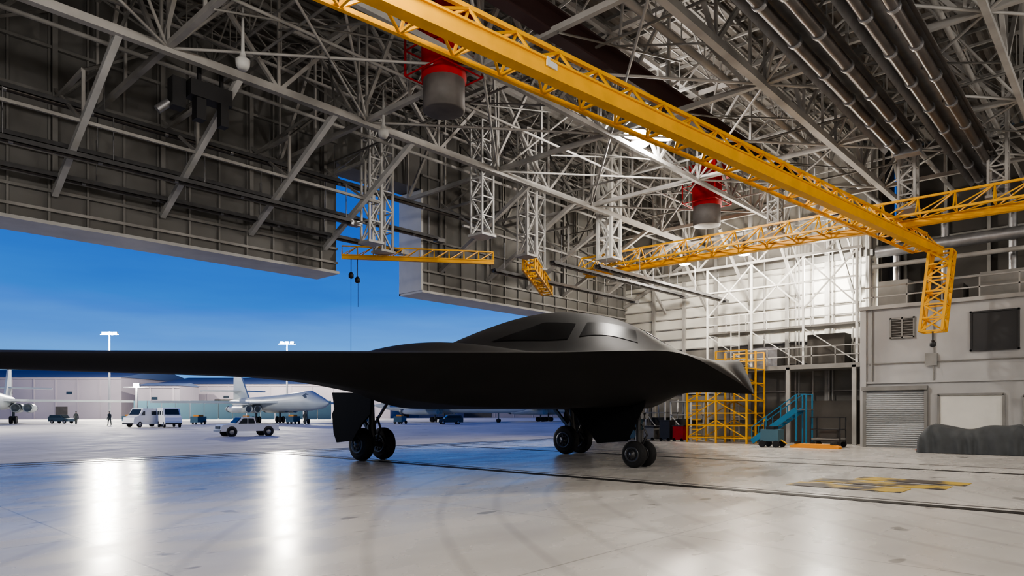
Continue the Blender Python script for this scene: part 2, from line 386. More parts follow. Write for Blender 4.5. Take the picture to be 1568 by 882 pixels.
heater(-8,21,26.7,9.6,.05,False);heater(-8,17,25.0,9.9,.05,False)
heater(27,40.5,22,9.3,.06,False);heater(27,40.5,19.2,8.7,.05,False);heater(25,38,24.2,8.9,.05,False)
# ------------------------------------------------------------------ yellow cranes
def girder(b,p,q,off,hh,beam=(.28,.4),r=.1,step=1.3):
    p=V(p);q=V(q);d=(q-p);L=d.length;d.normalize();a=V((0,0,1)).cross(d).normalized()
    n=max(2,int(L/step));b.bar(p,q,beam[0],'yellow',h=beam[1])
    b.bar(p+V((0,0,beam[1]/2)),q+V((0,0,beam[1]/2)),beam[0]*1.5,'yellow',h=.05);b.bar(p-V((0,0,beam[1]/2)),q-V((0,0,beam[1]/2)),beam[0]*1.5,'yellow',h=.05)
    P0=lambda i:p+d*(L*i/n)+V((0,0,beam[1]/2))
    P1=lambda i:p+d*(L*i/n)+a*off+V((0,0,beam[1]/2))
    P2=lambda i:p+d*(L*i/n)+a*off*.5+V((0,0,hh))
    b.bar(P1(0),P1(n),r,'yellow');b.bar(P2(0),P2(n),r,'yellow')
    for i in range(n+1):
        b.bar(P0(i),P1(i),r*.55,'yellow');b.bar(P1(i),P2(i),r*.55,'yellow');b.bar(P0(i),P2(i),r*.55,'yellow')
        if i<n:
            b.bar(P0(i),P2(i+1),r*.55,'yellow');b.bar(P1(i),P2(i+1),r*.55,'yellow');b.bar(P0(i),P1(i+1),r*.5,'yellow')
b=MB();girder(b,(2,10.7,9.35),(36.2,6.7,9.05),1.15,.95,(.2,.36),.1)
b.box((11.6,9.45,9.38),(.35,.03,.2),'trussw');b.build('bridge_crane')
b=MB();girder(b,(32.7,24.0,9.8),(33.3,-9,9.8),-1.0,.9,(.2,.26),.09);b.box((32.8,23.4,9.95),(.9,1.2,.3),'yellow')
b.build('crane_runway_girder')
b=MB();girder(b,(17.9,27.0,8.9),(23.5,22.7,8.9),.5,.55,(.12,.16),.06,.7)
for t,z in((.06,8.2),(.1,8.0)):
    x,y=17.9+5.6*t,27-4.3*t;b.tube((x,y,z),(x,y,8.9),.02,'black',n=5);b.lathe((x,y,z-.3),(0,0,1),[(0,.03),(.05,.12),(.2,.12),(.3,.05)],'black',n=10)
b.tube((18.2,26.7,3.2),(18.2,26.7,8),.012,'black',n=4);b.tube((18.45,26.5,6.6),(18.45,26.5,8),.012,'black',n=4)
b.build('jib_crane')
b=MB();b.lattice((25.1,21.9,9.0),(30.5,25.2,8.8),.6,8,.09,'yellow',rbar=.05);b.build('jib_crane.001')
b=MB();b.lattice((34.9,6.4,8.8),(34.6,6.7,5.3),.85,6,.11,'yellow',rbar=.07)
b.tube((34.6,6.7,4.9),(34.6,6.7,5.3),.03,'black',n=6)
b.lathe((34.6,6.7,4.6),(0,0,1),[(0,.03),(.06,.12),(.22,.12),(.32,.05)],'black',n=10);b.build('telescoping_crane_mast')
# ------------------------------------------------------------------ red exhaust fans
def fan(x,y,z,r):
    b=MB();b.lathe((x,y,z),(0,0,1),[(0,r*.9),(.02,r),(1.2,r),(1.22,r*.9)],'drum',n=32)
    b.lathe((x,y,z+.95),(0,0,1),[(0,r*1.08),(2.0,r*1.08)],'red',n=32)
    b.box((x,y,z+2.7),(r*2.5,r*2.5,.5),'red')
    for a in(-1,1):
        for c in(-1,1):b.bar((x+a*r*1.3,y+c*r*1.3,z+1.1),(x+a*r*1.3,y+c*r*1.3,z+2.9),.05,'red')
    for zz in(1.1,1.9):
        for a in(-1,1):
            b.bar((x+a*r*1.3,y-r*1.3,z+zz),(x+a*r*1.3,y+r*1.3,z+zz),.04,'red');b.bar((x-r*1.3,y+a*r*1.3,z+zz),(x+r*1.3,y+a*r*1.3,z+zz),.04,'red')
    b.box((x,y,z+4),(.5,.5,2.2),'walld')
    b.build('exhaust_fan')
fan(14.5,16.2,11.25,.66);fan(32.3,16.2,11.2,.68)
b=MB();b.box((9.5,21.7,11.8),(1.3,.5,.5),'black');b.box((9.2,21.7,11.25),(.3,.35,.7),'black');b.box((8.6,21.9,11.6),(.4,.4,.9),'black');b.box((9.9,21.6,11.2),(.25,.3,.7),'black')
b.tube((8.4,22,11.3),(8.1,22.1,11.0),.13,'gal',n=12);b.bar((9.2,21.7,11.9),(9.2,21.7,12.6),.1,'black');b.bar((9.9,21.7,11.9),(9.9,21.7,12.6),.1,'black')
b.build('ceiling_winch')
def horn(x,y,z,s=1):
    b=MB();b.lathe((x,y,z),(0,0,1),[(0,.18*s),(.1,.26*s),(.38*s,.28*s),(.44*s,.14*s),(.6*s,.12*s),(.7*s,.05),(2.2-.7*s,.03)],'brace',n=18);b.build('pendant_speaker')
horn(8.9,18.2,11.2,.7);horn(15.,20.,11.6,.7);horn(28.7,9.7,9.9,.7)
# ------------------------------------------------------------------ lamps
def light(n,loc,p,r,col=(1,.95,.88)):
    l=bpy.data.lights.new(n,'POINT');l.energy=p;l.color=col;l.shadow_soft_size=r
    o=bpy.data.objects.new(n,l);bpy.context.scene.collection.objects.link(o);o.location=loc;return o
def highbay(x,y,z,r,k='lamp',top=None):
    b=MB();b.lathe((x,y,z),(0,0,1),[(0.02,r*.9),(0,r),(.04,r),(.3,r*.55),(.5,r*.3),(.75,r*.3),(.8,.05)],'drum',n=24)
    b.lathe((x,y,z-.03),(0,0,1),[(0,r*.8),(.03,r*.9)],k,n=24)
    b.tube((x,y,z+.8),(x,y,(top or 16)),.025,'gal',n=5);b.build('high_bay_lamp')
highbay(23.6,14.9,12.9,.52);highbay(24.6,14.1,12.9,.52);highbay(24.6,15.4,12.9,.45)
highbay(36.3,19.6,10.4,.34,'lampS');highbay(36.7,16.2,10.5,.34,'lampS')
light('unseen_fill_light',(24,14.8,12.5),2800,.3,(1,.92,.84))
light('end_wall_light',(36.3,19.6,10.0),1300,.3,(1,.91,.78));light('end_wall_light',(36.7,16.2,10.1),1500,.3,(1,.91,.78))
light('end_wall_light',(39.8,13.0,9.2),1500,.3,(1,.94,.84))
for x,y,z,p in((-6,-6,10.5,1250),(3,3,10,1150),(12,-3,10.5,1250),(-4,10,10.5,1100),(6,9,10.6,1000),(24,-7,10.5,1500),(34,-8,10,1300)):  # out-of-view fill lamps with fixtures, added to brighten trusses and interior
    light('unseen_fill_light',(x,y,z),p*.9,.6,(1,.94,.87));highbay(x,y,z+.75,.4,'lampS')
# ------------------------------------------------------------------ stealth bomber
def lerp_t(tab,x):
    if x<=tab[0][0]:return tab[0][1]
    for (a,va),(c,vc) in zip(tab,tab[1:]):
        if x<=c:
            t=(x-a)/(c-a);return va+(vc-va)*t
    return tab[-1][1]
def cat(tab,x):
    n=len(tab)
    if x<=tab[0][0]:return tab[0][1]
    if x>=tab[-1][0]:return tab[-1][1]
    for i in range(n-1):
        if x<=tab[i+1][0]:break
    x0,y0=tab[i];x1,y1=tab[i+1];h=x1-x0;t=(x-x0)/h
    def sl(j):
        if j==0:return (tab[1][1]-tab[0][1])/(tab[1][0]-tab[0][0])
        if j==n-1:return (tab[-1][1]-tab[-2][1])/(tab[-1][0]-tab[-2][0])
        return (tab[j+1][1]-tab[j-1][1])/(tab[j+1][0]-tab[j-1][0])
    m0,m1=sl(i)*h,sl(i+1)*h
    return (2*t**3-3*t*t+1)*y0+(t**3-2*t*t+t)*m0+(-2*t**3+3*t*t)*y1+(t**3-t*t)*m1
sst=lambda a,b_,x:(lambda t:t*t*(3-2*t))(max(0,min(1,(x-a)/(b_-a))))
NX,NY=19.2,8.2;HS=21.0
sLE=lambda u:.7*(math.sqrt(u*u+.01)-.1)
sTE=lambda u:lerp_t([(0,16),(7.5,12),(21,16.6)],u)
ZLE=[(0,2.3),(.4,2.60),(1,2.98),(1.6,3.32),(2.2,3.47),(3,3.47),(5,3.38),(10,3.26),(15,3.15),(21,3.1)]
CT=[(0,2.3),(.35,2.64),(.7,2.94),(1.3,3.32),(2.0,3.54),(2.5,3.68),(3.3,4.12),(4,4.56),(5,4.98),(6.7,5.30),(7.9,5.33),(9.2,5.2),(10.9,4.86),(12.4,4.45),(14.9,3.65),(16,3.3)]
CB=[(0,2.3),(1.2,2.34),(2.2,2.32),(3.3,2.05),(5,1.92),(12,1.92),(13.5,2.2),(16,3.25)]
def base(u,s):
    a,c=sLE(u),sTE(u);t=max(0,min(1,(s-a)/(c-a)));return cat(ZLE,u)*(1-t)+(3.25)*t,t,c-a
def ztop(u,s):
    z,t,c=base(u,s)
    z+=.03*c*(4*t*(1-t))*sst(1.5,6,u)
    w_=min(3.3,.95*s/.7+.05)-.6*sst(10,16,s)
    if u<w_:
        g=(1-(u/w_)**2)**1.35;z+=max(0,cat(CT,s)-z)*g
    du=(u-4.2)/3.0;ds=(s-9.6)/5.2;q=du*du+ds*ds
    if q<1:z+=.50*(1-q)**1.5
    return z
def zbot(u,s):
    z,t,c=base(u,s)
    bl=cat([(0,0),(3.5,0),(5,.06),(7,.34),(9,.72),(11,.85),(21,1.0)],u)
    k=sst(5,9,u);cb=cat(CB,s)*(1-k)+1.92*k
    tgt=min(cb+bl,z)
    a=s-sLE(u);r=min(3.2,.4*c);q=sst(0,r,a)*.45+.55*max(0,min(1,a/r));e_=sTE(u)-s;r2=min(3.5,.5*c);q*=sst(0,r2,e_)
    if u>13: tgt=max(tgt,z-.55+.4*sst(15,21,u)-.3*(1-sst(13,17,u)))
    return z*(1-q)+tgt*q
def bworld(u,s,z,side=1): return (NX-u*side,NY+s,z)
plane=empty('stealth_bomber')
b=MB();NU,NT=120,100
us=[HS*(i/NU)**1.5 for i in range(NU+1)];ts=[.5-.5*math.cos(math.pi*j/NT) for j in range(NT+1)]
for side in(1,-1):
    for fn in(ztop,zbot):
        vs=[]
        for u in us:
            a,c=sLE(u),sTE(u)
            for t in ts:
                s=a+(c-a)*t;z=fn(u,s)
                if t==0 or t==1: z=base(u,s)[0]
                vs.append(bworld(u,s,z,side))
        n=NT+1;fs=[]
        for i in range(NU):
            for j in range(NT):
                q=(i*n+j,(i+1)*n+j,(i+1)*n+j+1,i*n+j+1)
                fs.append(q if (fn is ztop)==(side==-1) else q[::-1])
        b.add(vs,fs,'skin',True)
    tp=[bworld(HS,sLE(HS)+(sTE(HS)-sLE(HS))*t,ztop(HS,sLE(HS)+(sTE(HS)-sLE(HS))*t),side) for t in ts]
    bt=[bworld(HS,sLE(HS)+(sTE(HS)-sLE(HS))*t,zbot(HS,sLE(HS)+(sTE(HS)-sLE(HS))*t),side) for t in ts]
    b.add(tp+bt,[(j,j+1,NT+1+j+1,NT+1+j) for j in range(NT)],'skin')
b.build('airframe',plane)
def patch(b,cs,k,side,off=.02,n=16):
    vs=[]
    for i in range(n+1):
        for j in range(n+1):
            x,y=i/n,j/n
            u=(cs[0][0]*(1-x)+cs[1][0]*x)*(1-y)+(cs[3][0]*(1-x)+cs[2][0]*x)*y
            s=(cs[0][1]*(1-x)+cs[1][1]*x)*(1-y)+(cs[3][1]*(1-x)+cs[2][1]*x)*y
            vs.append(bworld(u,s,ztop(u,s)+off,side))
    b.add(vs,[(i*(n+1)+j,(i+1)*(n+1)+j,(i+1)*(n+1)+j+1,i*(n+1)+j+1) for i in range(n) for j in range(n)],k,True)
b=MB()
for sd in(1,-1):
    patch(b,[(1.1,3.15),(.35,3.7),(1.2,5.0),(2.15,4.6)],'glass',sd)
    patch(b,[(2.35,4.9),(1.4,5.3),(1.45,6.6),(2.7,7.9)],'glass',sd)
b.build('cockpit_windows',plane)
def wheel(b,c,r,wd):
    x,y,z=c;w2=wd/2
    b.lathe((x-w2,y,z),(1,0,0),[(0,r*.62),(.01,r*.78),(.05*wd+.02,r*.93),(wd*.3,r),(wd*.7,r),(wd*.95-.02,r*.93),(wd-.01,r*.78),(wd,r*.62)],'tyre',n=36)
    for sd in(-1,1):
        b.lathe((x+sd*(w2-.04),y,z),(sd,0,0),[(0,r*.6),(.05,r*.6),(.052,r*.5),(.03,r*.42),(.05,r*.2),(.09,r*.16),(.1,.02)],'strut',n=24)
        for i in range(8):
            a=i*math.pi/4;b.tube((x+sd*(w2),y+math.cos(a)*r*.35,z+math.sin(a)*r*.35),(x+sd*(w2+.03),y+math.cos(a)*r*.35,z+math.sin(a)*r*.35),r*.05,'black',n=6)
def main_gear(x,y,sd):
    b=MB();r=.6
    wheel(b,(x-.48,y,r),r,.42);wheel(b,(x+.48,y,r),r,.42)
    b.tube((x-.5,y,r),(x+.5,y,r),.09,'strut',n=12);b.tube((x,y,r),(x,y+.1,2.5),.12,'strut',n=16);b.tube((x,y,.9),(x,y+.05,1.3),.16,'strut',n=16)
    b.bar((x,y,.9),(x,y+1.5,2.4),.12,'strut');b.bar((x,y,1.2),(x+sd*.9,y,2.4),.08,'strut')
    b.tube((x+.1,y-.15,.7),(x+.1,y-.35,1.2),.04,'strut');b.tube((x+.1,y-.35,1.2),(x+.1,y-.15,1.6),.04,'strut')
    dx=x-sd*.95
    pts=[(dx,y-1.25,2.45),(dx,y-1.15,1.7),(dx,y-.65,1.35),(dx,y-.1,.75),(dx,y+.9,.65),(dx,y+1.1,1.0),(dx,y+1.2,1.7),(dx,y+1.05,1.9),(dx,y+1.2,2.5)]
    b.extr(pts,(sd*.08,0,0),'wing');b.build('main_gear',plane)
main_gear(15.25,21.0,1);main_gear(23.4,17.9,-1)
b=MB();x,y,r=19.05,11.9,.43
wheel(b,(x-.3,y,r),r,.28);wheel(b,(x+.3,y,r),r,.28);b.tube((x-.3,y,r),(x+.3,y,r),.06,'strut');b.tube((x,y,r),(x,y+.05,2.3),.085,'strut',n=14)
b.tube((x,y,.8),(x,y,1.2),.12,'strut');b.bar((x,y,1.1),(x,y+1.3,2.2),.08,'strut');b.tube((x,y-.1,.7),(x,y-.3,1.05),.03,'strut');b.tube((x,y-.3,1.05),(x,y-.1,1.4),.03,'strut')
b.tube((x-.14,y-.12,1.65),(x-.14,y-.2,1.65),.1,'gal',n=14);b.tube((x+.14,y-.12,1.65),(x+.14,y-.2,1.65),.1,'gal',n=14)
dx=x-.5;b.extr([(dx,y-.6,2.6),(dx,y-.5,2.0),(dx,y+.15,.85),(dx,y+1.3,.75),(dx,y+1.5,1.0),(dx,y+2.6,2.1)],(.06,0,0),'wing');b.build('nose_gear',plane)

# ------------------------------------------------------------------ ground equipment
b=MB();X0,X1,Y0,Y1=36.6,39.0,16.0,19.6
for x in(X0,(X0+X1)/2,X1):
    for y in(Y0,(Y0+Y1)/2,Y1): b.bar((x,y,.0),(x,y,5.2 if y<19 else 4.0),.09,'yellow')
for z in(.3,1.0,1.7,2.4,3.4,4.2):
    for x in(X0,X1): b.bar((x,Y0,z),(x,Y1,z),.06,'yellow')
    for y in(Y0,(Y0+Y1)/2,Y1): b.bar((X0,y,z),(X1,y,z),.06,'yellow')
for x in(X0,X1):
    for z in(.3,1.4,2.4,3.2):
        b.bar((x,Y0,z),(x,(Y0+Y1)/2,z+1),.05,'yellow');b.bar((x,Y1,z),(x,(Y0+Y1)/2,z+1),.05,'yellow')
b.box(((X0+X1)/2,(Y0+Y1)/2,2.42),(X1-X0,Y1-Y0,.06),'trussg');b.box(((X0+X1)/2,(Y0+Y1)/2-.8,4.2),(X1-X0,Y1-Y0-1.6,.06),'trussg')
for z in(4.75,5.2):
    for x in(X0,X1):b.bar((x,Y0,z),(x,17.8,z),.06,'yellow')
for i in range(10):b.bar((X0-.05,Y1-.35,.2+i*.28),(X0-.05,Y1-.9,.2+i*.28),.04,'yellow')
b.build('maintenance_scaffold')
b=MB()
for x in(36.6,37.5):
    b.bar((x,15.7,.15),(x,13.3,1.9),.09,'blue',h=.28);b.bar((x,15.7,.95),(x,13.3,2.7),.045,'blue')
    for t in(0,.33,.66,1):b.bar((x,15.7-2.4*t,.15+1.75*t),(x,15.7-2.4*t,.95+1.75*t),.045,'blue')
    b.bar((x,13.3,0),(x,13.3,2.7),.07,'blue');b.bar((x,12.8,0),(x,12.8,2.7),.07,'blue');b.bar((x,12.8,2.7),(x,13.3,2.7),.05,'blue')
for i in range(9): t=(i+.5)/9;b.box((37.05,15.7-2.4*t,.15+1.75*t),(.9,.24,.04),'gal')
b.box((37.05,13.05,1.9),(.95,.6,.06),'gal');b.build('boarding_stairs')
b=MB();b.box((40.5,14.8,4.3),(2.2,7.6,.25),'trussg')
for z in(4.9,5.4):b.bar((39.45,11,z),(39.45,18.6,z),.06,'truss')
y=11
while y<18.7:b.bar((39.45,y,4.4),(39.45,y,5.4),.06,'truss');y+=1.25
for y in(11.3,14.8,18.4):b.bar((39.5,y,0),(39.5,y,4.3),.2,'truss')
b.box((40.8,13,5.3),(1.2,2,1.7),'walld');b.box((40.8,16.5,5.0),(1,1.5,1.2),'gal')
b.box((40.9,13.5,1.2),(1.2,4.2,2.4),'walld')
b.box((40.4,15.5,6.6),(1.6,8.8,.12),'trussg')
for z in(7.1,7.6):b.bar((39.6,11.1,z),(39.6,19.9,z),.05,'trussw')
for i in range(8):
    y=11.1+i*1.25;b.bar((39.6,y,6.6),(39.6,y,7.6),.05,'trussw')
for y in(11.2,14.0,17.0,19.8):
    b.bar((39.6,y,4.4 if y<18 else 0),(39.6,y,10.6),.12,'trussw')
for y0,y1 in((11.2,14),(14,17),(17,19.8)):
    b.bar((39.6,y0,7.6),(39.6,y1,10.5),.07,'trussw');b.bar((39.6,y1,7.6),(39.6,y0,10.5),.07,'trussw');b.bar((39.6,y0,4.5),(39.6,y1,6.5),.05,'trussw')
b.bar((39.6,11.2,9.1),(39.6,19.8,9.1),.08,'trussw')
for a in(17.6,18.1):b.bar((39.2,a,0),(39.2,a,7.6),.05,'trussw')
for i in range(24):b.bar((39.2,17.6,.3+i*.3),(39.2,18.1,.3+i*.3),.03,'trussw')
b.build('mezzanine')
b=MB()
for y,h in((20.4,2.4),(22.2,2.6),(24.4,2.3)):
    for dx in(0,1.6):
        for dy in(0,1.4):b.bar((38.6+dx,y+dy,0),(38.6+dx,y+dy,h),.08,'trussw')
    for z in(h*.33,h*.66,h):
        b.box((39.4,y+.7,z),(1.7,1.5,.06),'trussg')
        for dx in(0,1.6):b.bar((38.6+dx,y,z),(38.6+dx,y+1.4,z),.07,'trussw')
    b.bar((38.6,y,0),(38.6,y+1.4,h*.66),.05,'trussw');b.box((39.3,y+.7,h*.33+.3),(.9,.9,.5),'walld')
b.build('storage_rack')
b=MB()
for z in(7.6,8.1):b.bar((38.15,-11,z),(38.15,10.5,z),.06,'truss')
y=-11
while y<10.8:b.bar((38.15,y,7.12),(38.15,y,8.1),.06,'truss');y+=1.5
b.build('guard_rail')
b=MB()
for y,sz,k in((9.5,(1.6,1.4,1.6),'trussg'),(7.3,(1.5,1.8,1.1),'walld'),(4.5,(1.6,2.4,1.5),'trussg'),(1.5,(1.4,1.6,1.9),'walld')):
    b.box((40.5,y,7.02+sz[2]/2),sz,k);b.tube((40.5,y,7+sz[2]),(40.5,y,12),.18,'gal',n=10)
b.tube((40.2,-8,10.3),(40.2,10.4,10.3),.3,'gal',n=14);b.tube((39.5,-8,9.4),(39.5,10.4,9.4),.12,'truss',n=10);b.tube((39.3,-8,11.3),(39.3,10.4,11.3),.1,'truss',n=10)
b.build('air_handling_unit')
b=MB()
for x in(35.8,36.7):
    for y in(10.9,12.3):b.bar((x,y,.15),(x,y,1.5),.05,'black')
for z in(.35,.9,1.5):
    for x in(35.8,36.7):b.bar((x,10.9,z),(x,12.3,z),.05,'black')
    for y in(10.9,12.3):b.bar((35.8,y,z),(36.7,y,z),.05,'black')
b.box((36.25,11.6,.4),(.9,1.4,.1),'trussg');b.box((36.25,11.5,.7),(.6,.8,.45),'walld')
for x in(35.8,36.7):
    for y in(11,12.2):b.lathe((x-.03,y,.14),(1,0,0),[(0,.12),(.0,.14),(.06,.14),(.06,.12)],'tyre',n=14)
b.build('equipment_cart')
b=MB()
b.extr([(34.6,10.6,0),(34.6,12.9,0),(34.6,12.9,.1),(34.6,12.6,.2),(34.6,10.9,.2),(34.6,10.6,.1)],(.5,0,0),'orangey')
for y in(10.9,12.6):b.box((34.85,y,.26),(.6,.12,.12),'black')
b.build('tow_ramp')
b=MB();b.box((34.4,13.7,.6),(.8,.9,.6),'fence');b.box((34.4,13.7,.95),(.6,.4,.2),'black');b.tube((34.2,14.0,.9),(34.2,14.0,1.3),.04,'black')
b.bar((34.4,13.3,.4),(34.2,12.9,.2),.05,'yellow')
for x in(34.0,34.8):
    for y in(13.35,14.05):b.lathe((x-.05,y,.17),(1,0,0),[(0,.14),(0,.17),(.1,.17),(.1,.14)],'tyre',n=16)
b.build('ground_generator')
b=MB()
for i,(y,h,k) in enumerate(((20.4,.8,'red'),(21.3,1.1,'black'),(22.4,.7,'trussg'),(23.6,1.2,'fence'),(24.8,1.0,'black'))):
    b.box((37.3,y,h/2+.1),(.7,.7,h),k);b.box((37.3,y,h+.14),(.75,.75,.06),'black')
    for dy in(-.25,.25):b.lathe((36.95,y+dy,.1),(1,0,0),[(0,.08),(0,.1),(.06,.1),(.06,.08)],'tyre',n=12)
b.build('tool_cabinet_row')
b=MB();nx,ny=40,110;vs=[]
for i in range(nx+1):
    for j in range(ny+1):
        x=i/nx*2-1;y=j/ny*2-1
        pf=min(1,(1-abs(x))*2.6)*min(1,(1-abs(y))*4.5)
        top=1.25-.22*math.exp(-((y-.15)/.35)**2)-.05*math.exp(-((y+.55)/.2)**2)+.04*x
        hang=1-min(1,pf)
        z=top*(pf**.26 if pf>0 else 0)
        fold=.05*hang*math.sin(y*26+1.5*math.sin(y*7));foldy=.05*hang*math.sin(x*14)
        z+= -.02*(1-hang)*abs(math.sin(y*6+x*2))
        vs.append((34.9+x*.85+fold*(1 if x>0 else -1),5.2+y*2.0+foldy,max(.01,z)))
b.add(vs,[(i*(ny+1)+j,(i+1)*(ny+1)+j,(i+1)*(ny+1)+j+1,i*(ny+1)+j+1) for i in range(nx) for j in range(ny)],'tarp',True)
b.build('tarp_covered_machine')
b=MB();b.box((36.3,7.5,.02),(.38,.38,.04),'orange');b.lathe((36.3,7.5,.04),(0,0,1),[(0,.14),(.2,.10),(.201,.10),(.34,.065),(.55,.025)],'orange',n=20)
b.lathe((36.3,7.5,.24),(0,0,1),[(0,.104),(.12,.074)],'wpaint',n=20);b.build('traffic_cone')

# ------------------------------------------------------------------ apron things
def place(o,loc,rz,sc=1):
    o.location=loc;o.rotation_euler=(0,0,rz);o.scale=(sc,)*3
def yaw(r,d):
    v=Rr*r+F*d;return math.atan2(v.y,v.x)
def wheels(b,xs,hw,r):
    for x in xs:
        for sd in(-1,1):
            b.lathe((x,sd*hw,r),(0,sd,0),[(-.12,r*.8),(-.12,r),(.1,r),(.1,r*.75)],'tyre',n=20);b.lathe((x,sd*hw,r),(0,sd,0),[(.1,r*.6),(.12,r*.5)],'gal',n=14)
def pickup(name):
    b=MB();hw=.95
    pr=[(-2.7,.45),(-2.7,1.05),(-.55,1.08),(-.35,1.75),(.75,1.78),(1.35,1.15),(2.55,1.05),(2.7,.85),(2.7,.45)]
    b.extr([(x,-hw,z) for x,z in pr],(0,2*hw,0),'wpaint')
    b.box((-1.65,0,1.08),(1.9,1.6,.03),'black')
    for sd in(-1,1):
        b.extr([(x,sd*(hw+.01),z) for x,z in((-.42,1.15),(-.26,1.65),(.25,1.67),(.25,1.15))],(0,sd*.01,0),'vglass')
        b.extr([(x,sd*(hw+.01),z) for x,z in((.33,1.15),(.33,1.67),(.7,1.67),(1.15,1.15))],(0,sd*.01,0),'vglass')
        for x in(-1.7,1.75):b.lathe((x,sd*.90,.42),(0,sd,0),[(0,.5),(.065,.5)],'black',n=20)
    b.extr([(1.34,-.8,1.2),(1.34,.8,1.2),(.82,.75,1.72),(.82,-.75,1.72)],(.03,0,.02),'vglass')
    b.extr([(-.56,-.8,1.15),(-.56,.8,1.15),(-.40,.75,1.68),(-.40,-.75,1.68)],(-.03,0,.02),'vglass')
    b.box((2.72,0,.8),(.05,1.3,.25),'black');b.box((2.75,0,.5),(.12,1.9,.18),'gal');b.box((-2.75,0,.55),(.12,1.9,.16),'gal')
    b.box((.1,0,1.86),(.25,1.1,.1),'orangey')
    wheels(b,(-1.7,1.75),.88,.38);return b.build(name,bev=.03)
place(pickup('pickup_truck'),site(-19.7,51),yaw(-.75,-.65),.78)
def van(name):
    b=MB();hw=1.0
    pr=[(-2.8,.4),(-2.8,2.4),(-2.6,2.55),(1.3,2.55),(1.9,1.6),(2.7,1.3),(2.8,.9),(2.8,.4)]
    b.extr([(x,-hw,z) for x,z in pr],(0,2*hw,0),'wpaint')
    for sd in(-1,1):
        for x0,x1 in((-2.2,-1.4),(-.8,0)): b.extr([(x,sd*(hw+.01),z) for x,z in((x0,1.65),(x0,2.15),(x1,2.15),(x1,1.65))],(0,sd*.01,0),'vglass')
        b.extr([(x,sd*(hw+.01),z) for x,z in((1.0,1.6),(1.0,2.15),(1.3,2.15),(1.65,1.6))],(0,sd*.01,0),'vglass')
    b.extr([(1.9,-.85,1.68),(1.9,.85,1.68),(1.42,.8,2.4),(1.42,-.8,2.4)],(.04,0,.02),'vglass')
    b.extr([(-2.81,-.8,1.6),(-2.81,.8,1.6),(-2.81,.8,2.2),(-2.81,-.8,2.2)],(-.03,0,0),'vglass')
    b.box((2.85,0,.5),(.12,1.9,.2),'black');wheels(b,(-1.8,1.8),.92,.38);return b.build(name,bev=.04)
place(van('van'),site(-42.2,79),yaw(-.35,-.95),.84);place(van('van'),site(-39.0,78),yaw(.6,-.8),.86)
def suv(name):
    b=MB();hw=.9
    pr=[(-2.3,.4),(-2.35,1.1),(-1.9,1.7),(.5,1.7),(1.1,1.1),(2.2,.95),(2.3,.4)]
    b.extr([(x,-hw,z) for x,z in pr],(0,2*hw,0),'dpaint')
    for sd in(-1,1):b.extr([(x,sd*(hw+.01),z) for x,z in((-2.0,1.15),(-1.75,1.6),(.4,1.6),(.85,1.15))],(0,sd*.01,0),'vglass')
    b.extr([(1.1,-.75,1.15),(1.1,.75,1.15),(.56,.7,1.64),(.56,-.7,1.64)],(.04,0,.02),'vglass')
    wheels(b,(-1.4,1.45),.85,.36);return b.build(name,bev=.04)
place(suv('car'),site(-8.6,95),yaw(-1,-.3),.75);place(suv('car'),site(-67,102),yaw(1,-.2),.75)
def jet(name):
    b=MB();n=20
    secs=[(22,0,0.05,.05),(21.4,-.05,.35,.35),(20,0,.8,.8),(18,.15,1.15,1.2),(15.5,.45,1.35,1.65),(12,.35,1.5,1.6),(6,.2,1.9,1.5),(0,.1,2.2,1.4),(-8,.1,2.0,1.3),(-14,.2,1.3,1.1),(-19,.5,.6,.7),(-22,.7,.1,.15)]
    vs=[]
    for x,dz,a,c in secs:
        for i in range(n):
            t=2*math.pi*i/n;vs.append((x,a*math.cos(t),3.4+dz+c*math.sin(t)))
    fs=[(j*n+i,j*n+(i+1)%n,(j+1)*n+(i+1)%n,(j+1)*n+i) for j in range(len(secs)-1) for i in range(n)]
    b.add(vs,fs,'jet',True)
    for sd in(-1,1):
        b.extr([(8,sd*1.2,3.5),(1,sd*4.5,3.5),(-3,sd*19,3.5),(-4.6,sd*19,3.5),(-3.5,sd*4.5,3.5),(-8,sd*1.2,3.5)],(0,0,.35),'jet')
        for y in(2.6,4.2):
            b.lathe((-10,sd*y,2.5),(1,0,0),[(0,.45),(1,.62),(4,.75),(8,.75),(10,.68),(10.02,.6),(9,.5)],'jet',n=18);b.lathe((-10.6,sd*y,2.5),(1,0,0),[(0,.5),(.8,.62)],'jetd',n=18)
        b.extr([(-15,0,6.0),(-19,sd*6.2,6.0),(-20.6,sd*6.2,6.0),(-19.5,0,6.0)],(0,0,.25),'jet')
        b.tube((-2,sd*2.2,.6),(-2,sd*2.2,3),.2,'jetd')
        for dx in(-.7,.7):
            for dy in(-.3,.3):b.lathe((-2+dx,sd*2.2+dy-.18,.6),(0,1,0),[(0,.5),(.05,.6),(.31,.6),(.36,.5)],'tyre',n=16)
        b.extr([(17.3,sd*.75,4.25),(16.0,sd*1.22,4.25),(15.2,sd*1.2,4.6),(15.6,sd*.8,5.0),(16.6,sd*.7,4.75)],(0,sd*.12,.05),'jetd')
    b.extr([(-11,-.15,4.2),(-16.5,-.15,10.2),(-19.3,-.15,10.2),(-19.5,-.15,4.2)],(0,.3,0),'jet')
    b.tube((14,0,.5),(14,0,2.8),.14,'jetd')
    for dy in(-.3,.3):b.lathe((14,dy-.12,.45),(0,1,0),[(0,.38),(.04,.45),(.2,.45),(.24,.38)],'tyre',n=16)
    return b.build(name)
place(jet('parked_bomber_jet'),site(-37.0,106),yaw(.66,-.75),.86)
place(jet('parked_bomber_jet'),site(-74,98),yaw(.50,-.86),.92)
place(jet('parked_bomber_jet'),site(-11,116),yaw(.90,-.44),.70)
place(jet('parked_bomber_jet'),site(7,122),yaw(.85,-.5),.68)
b=MB()
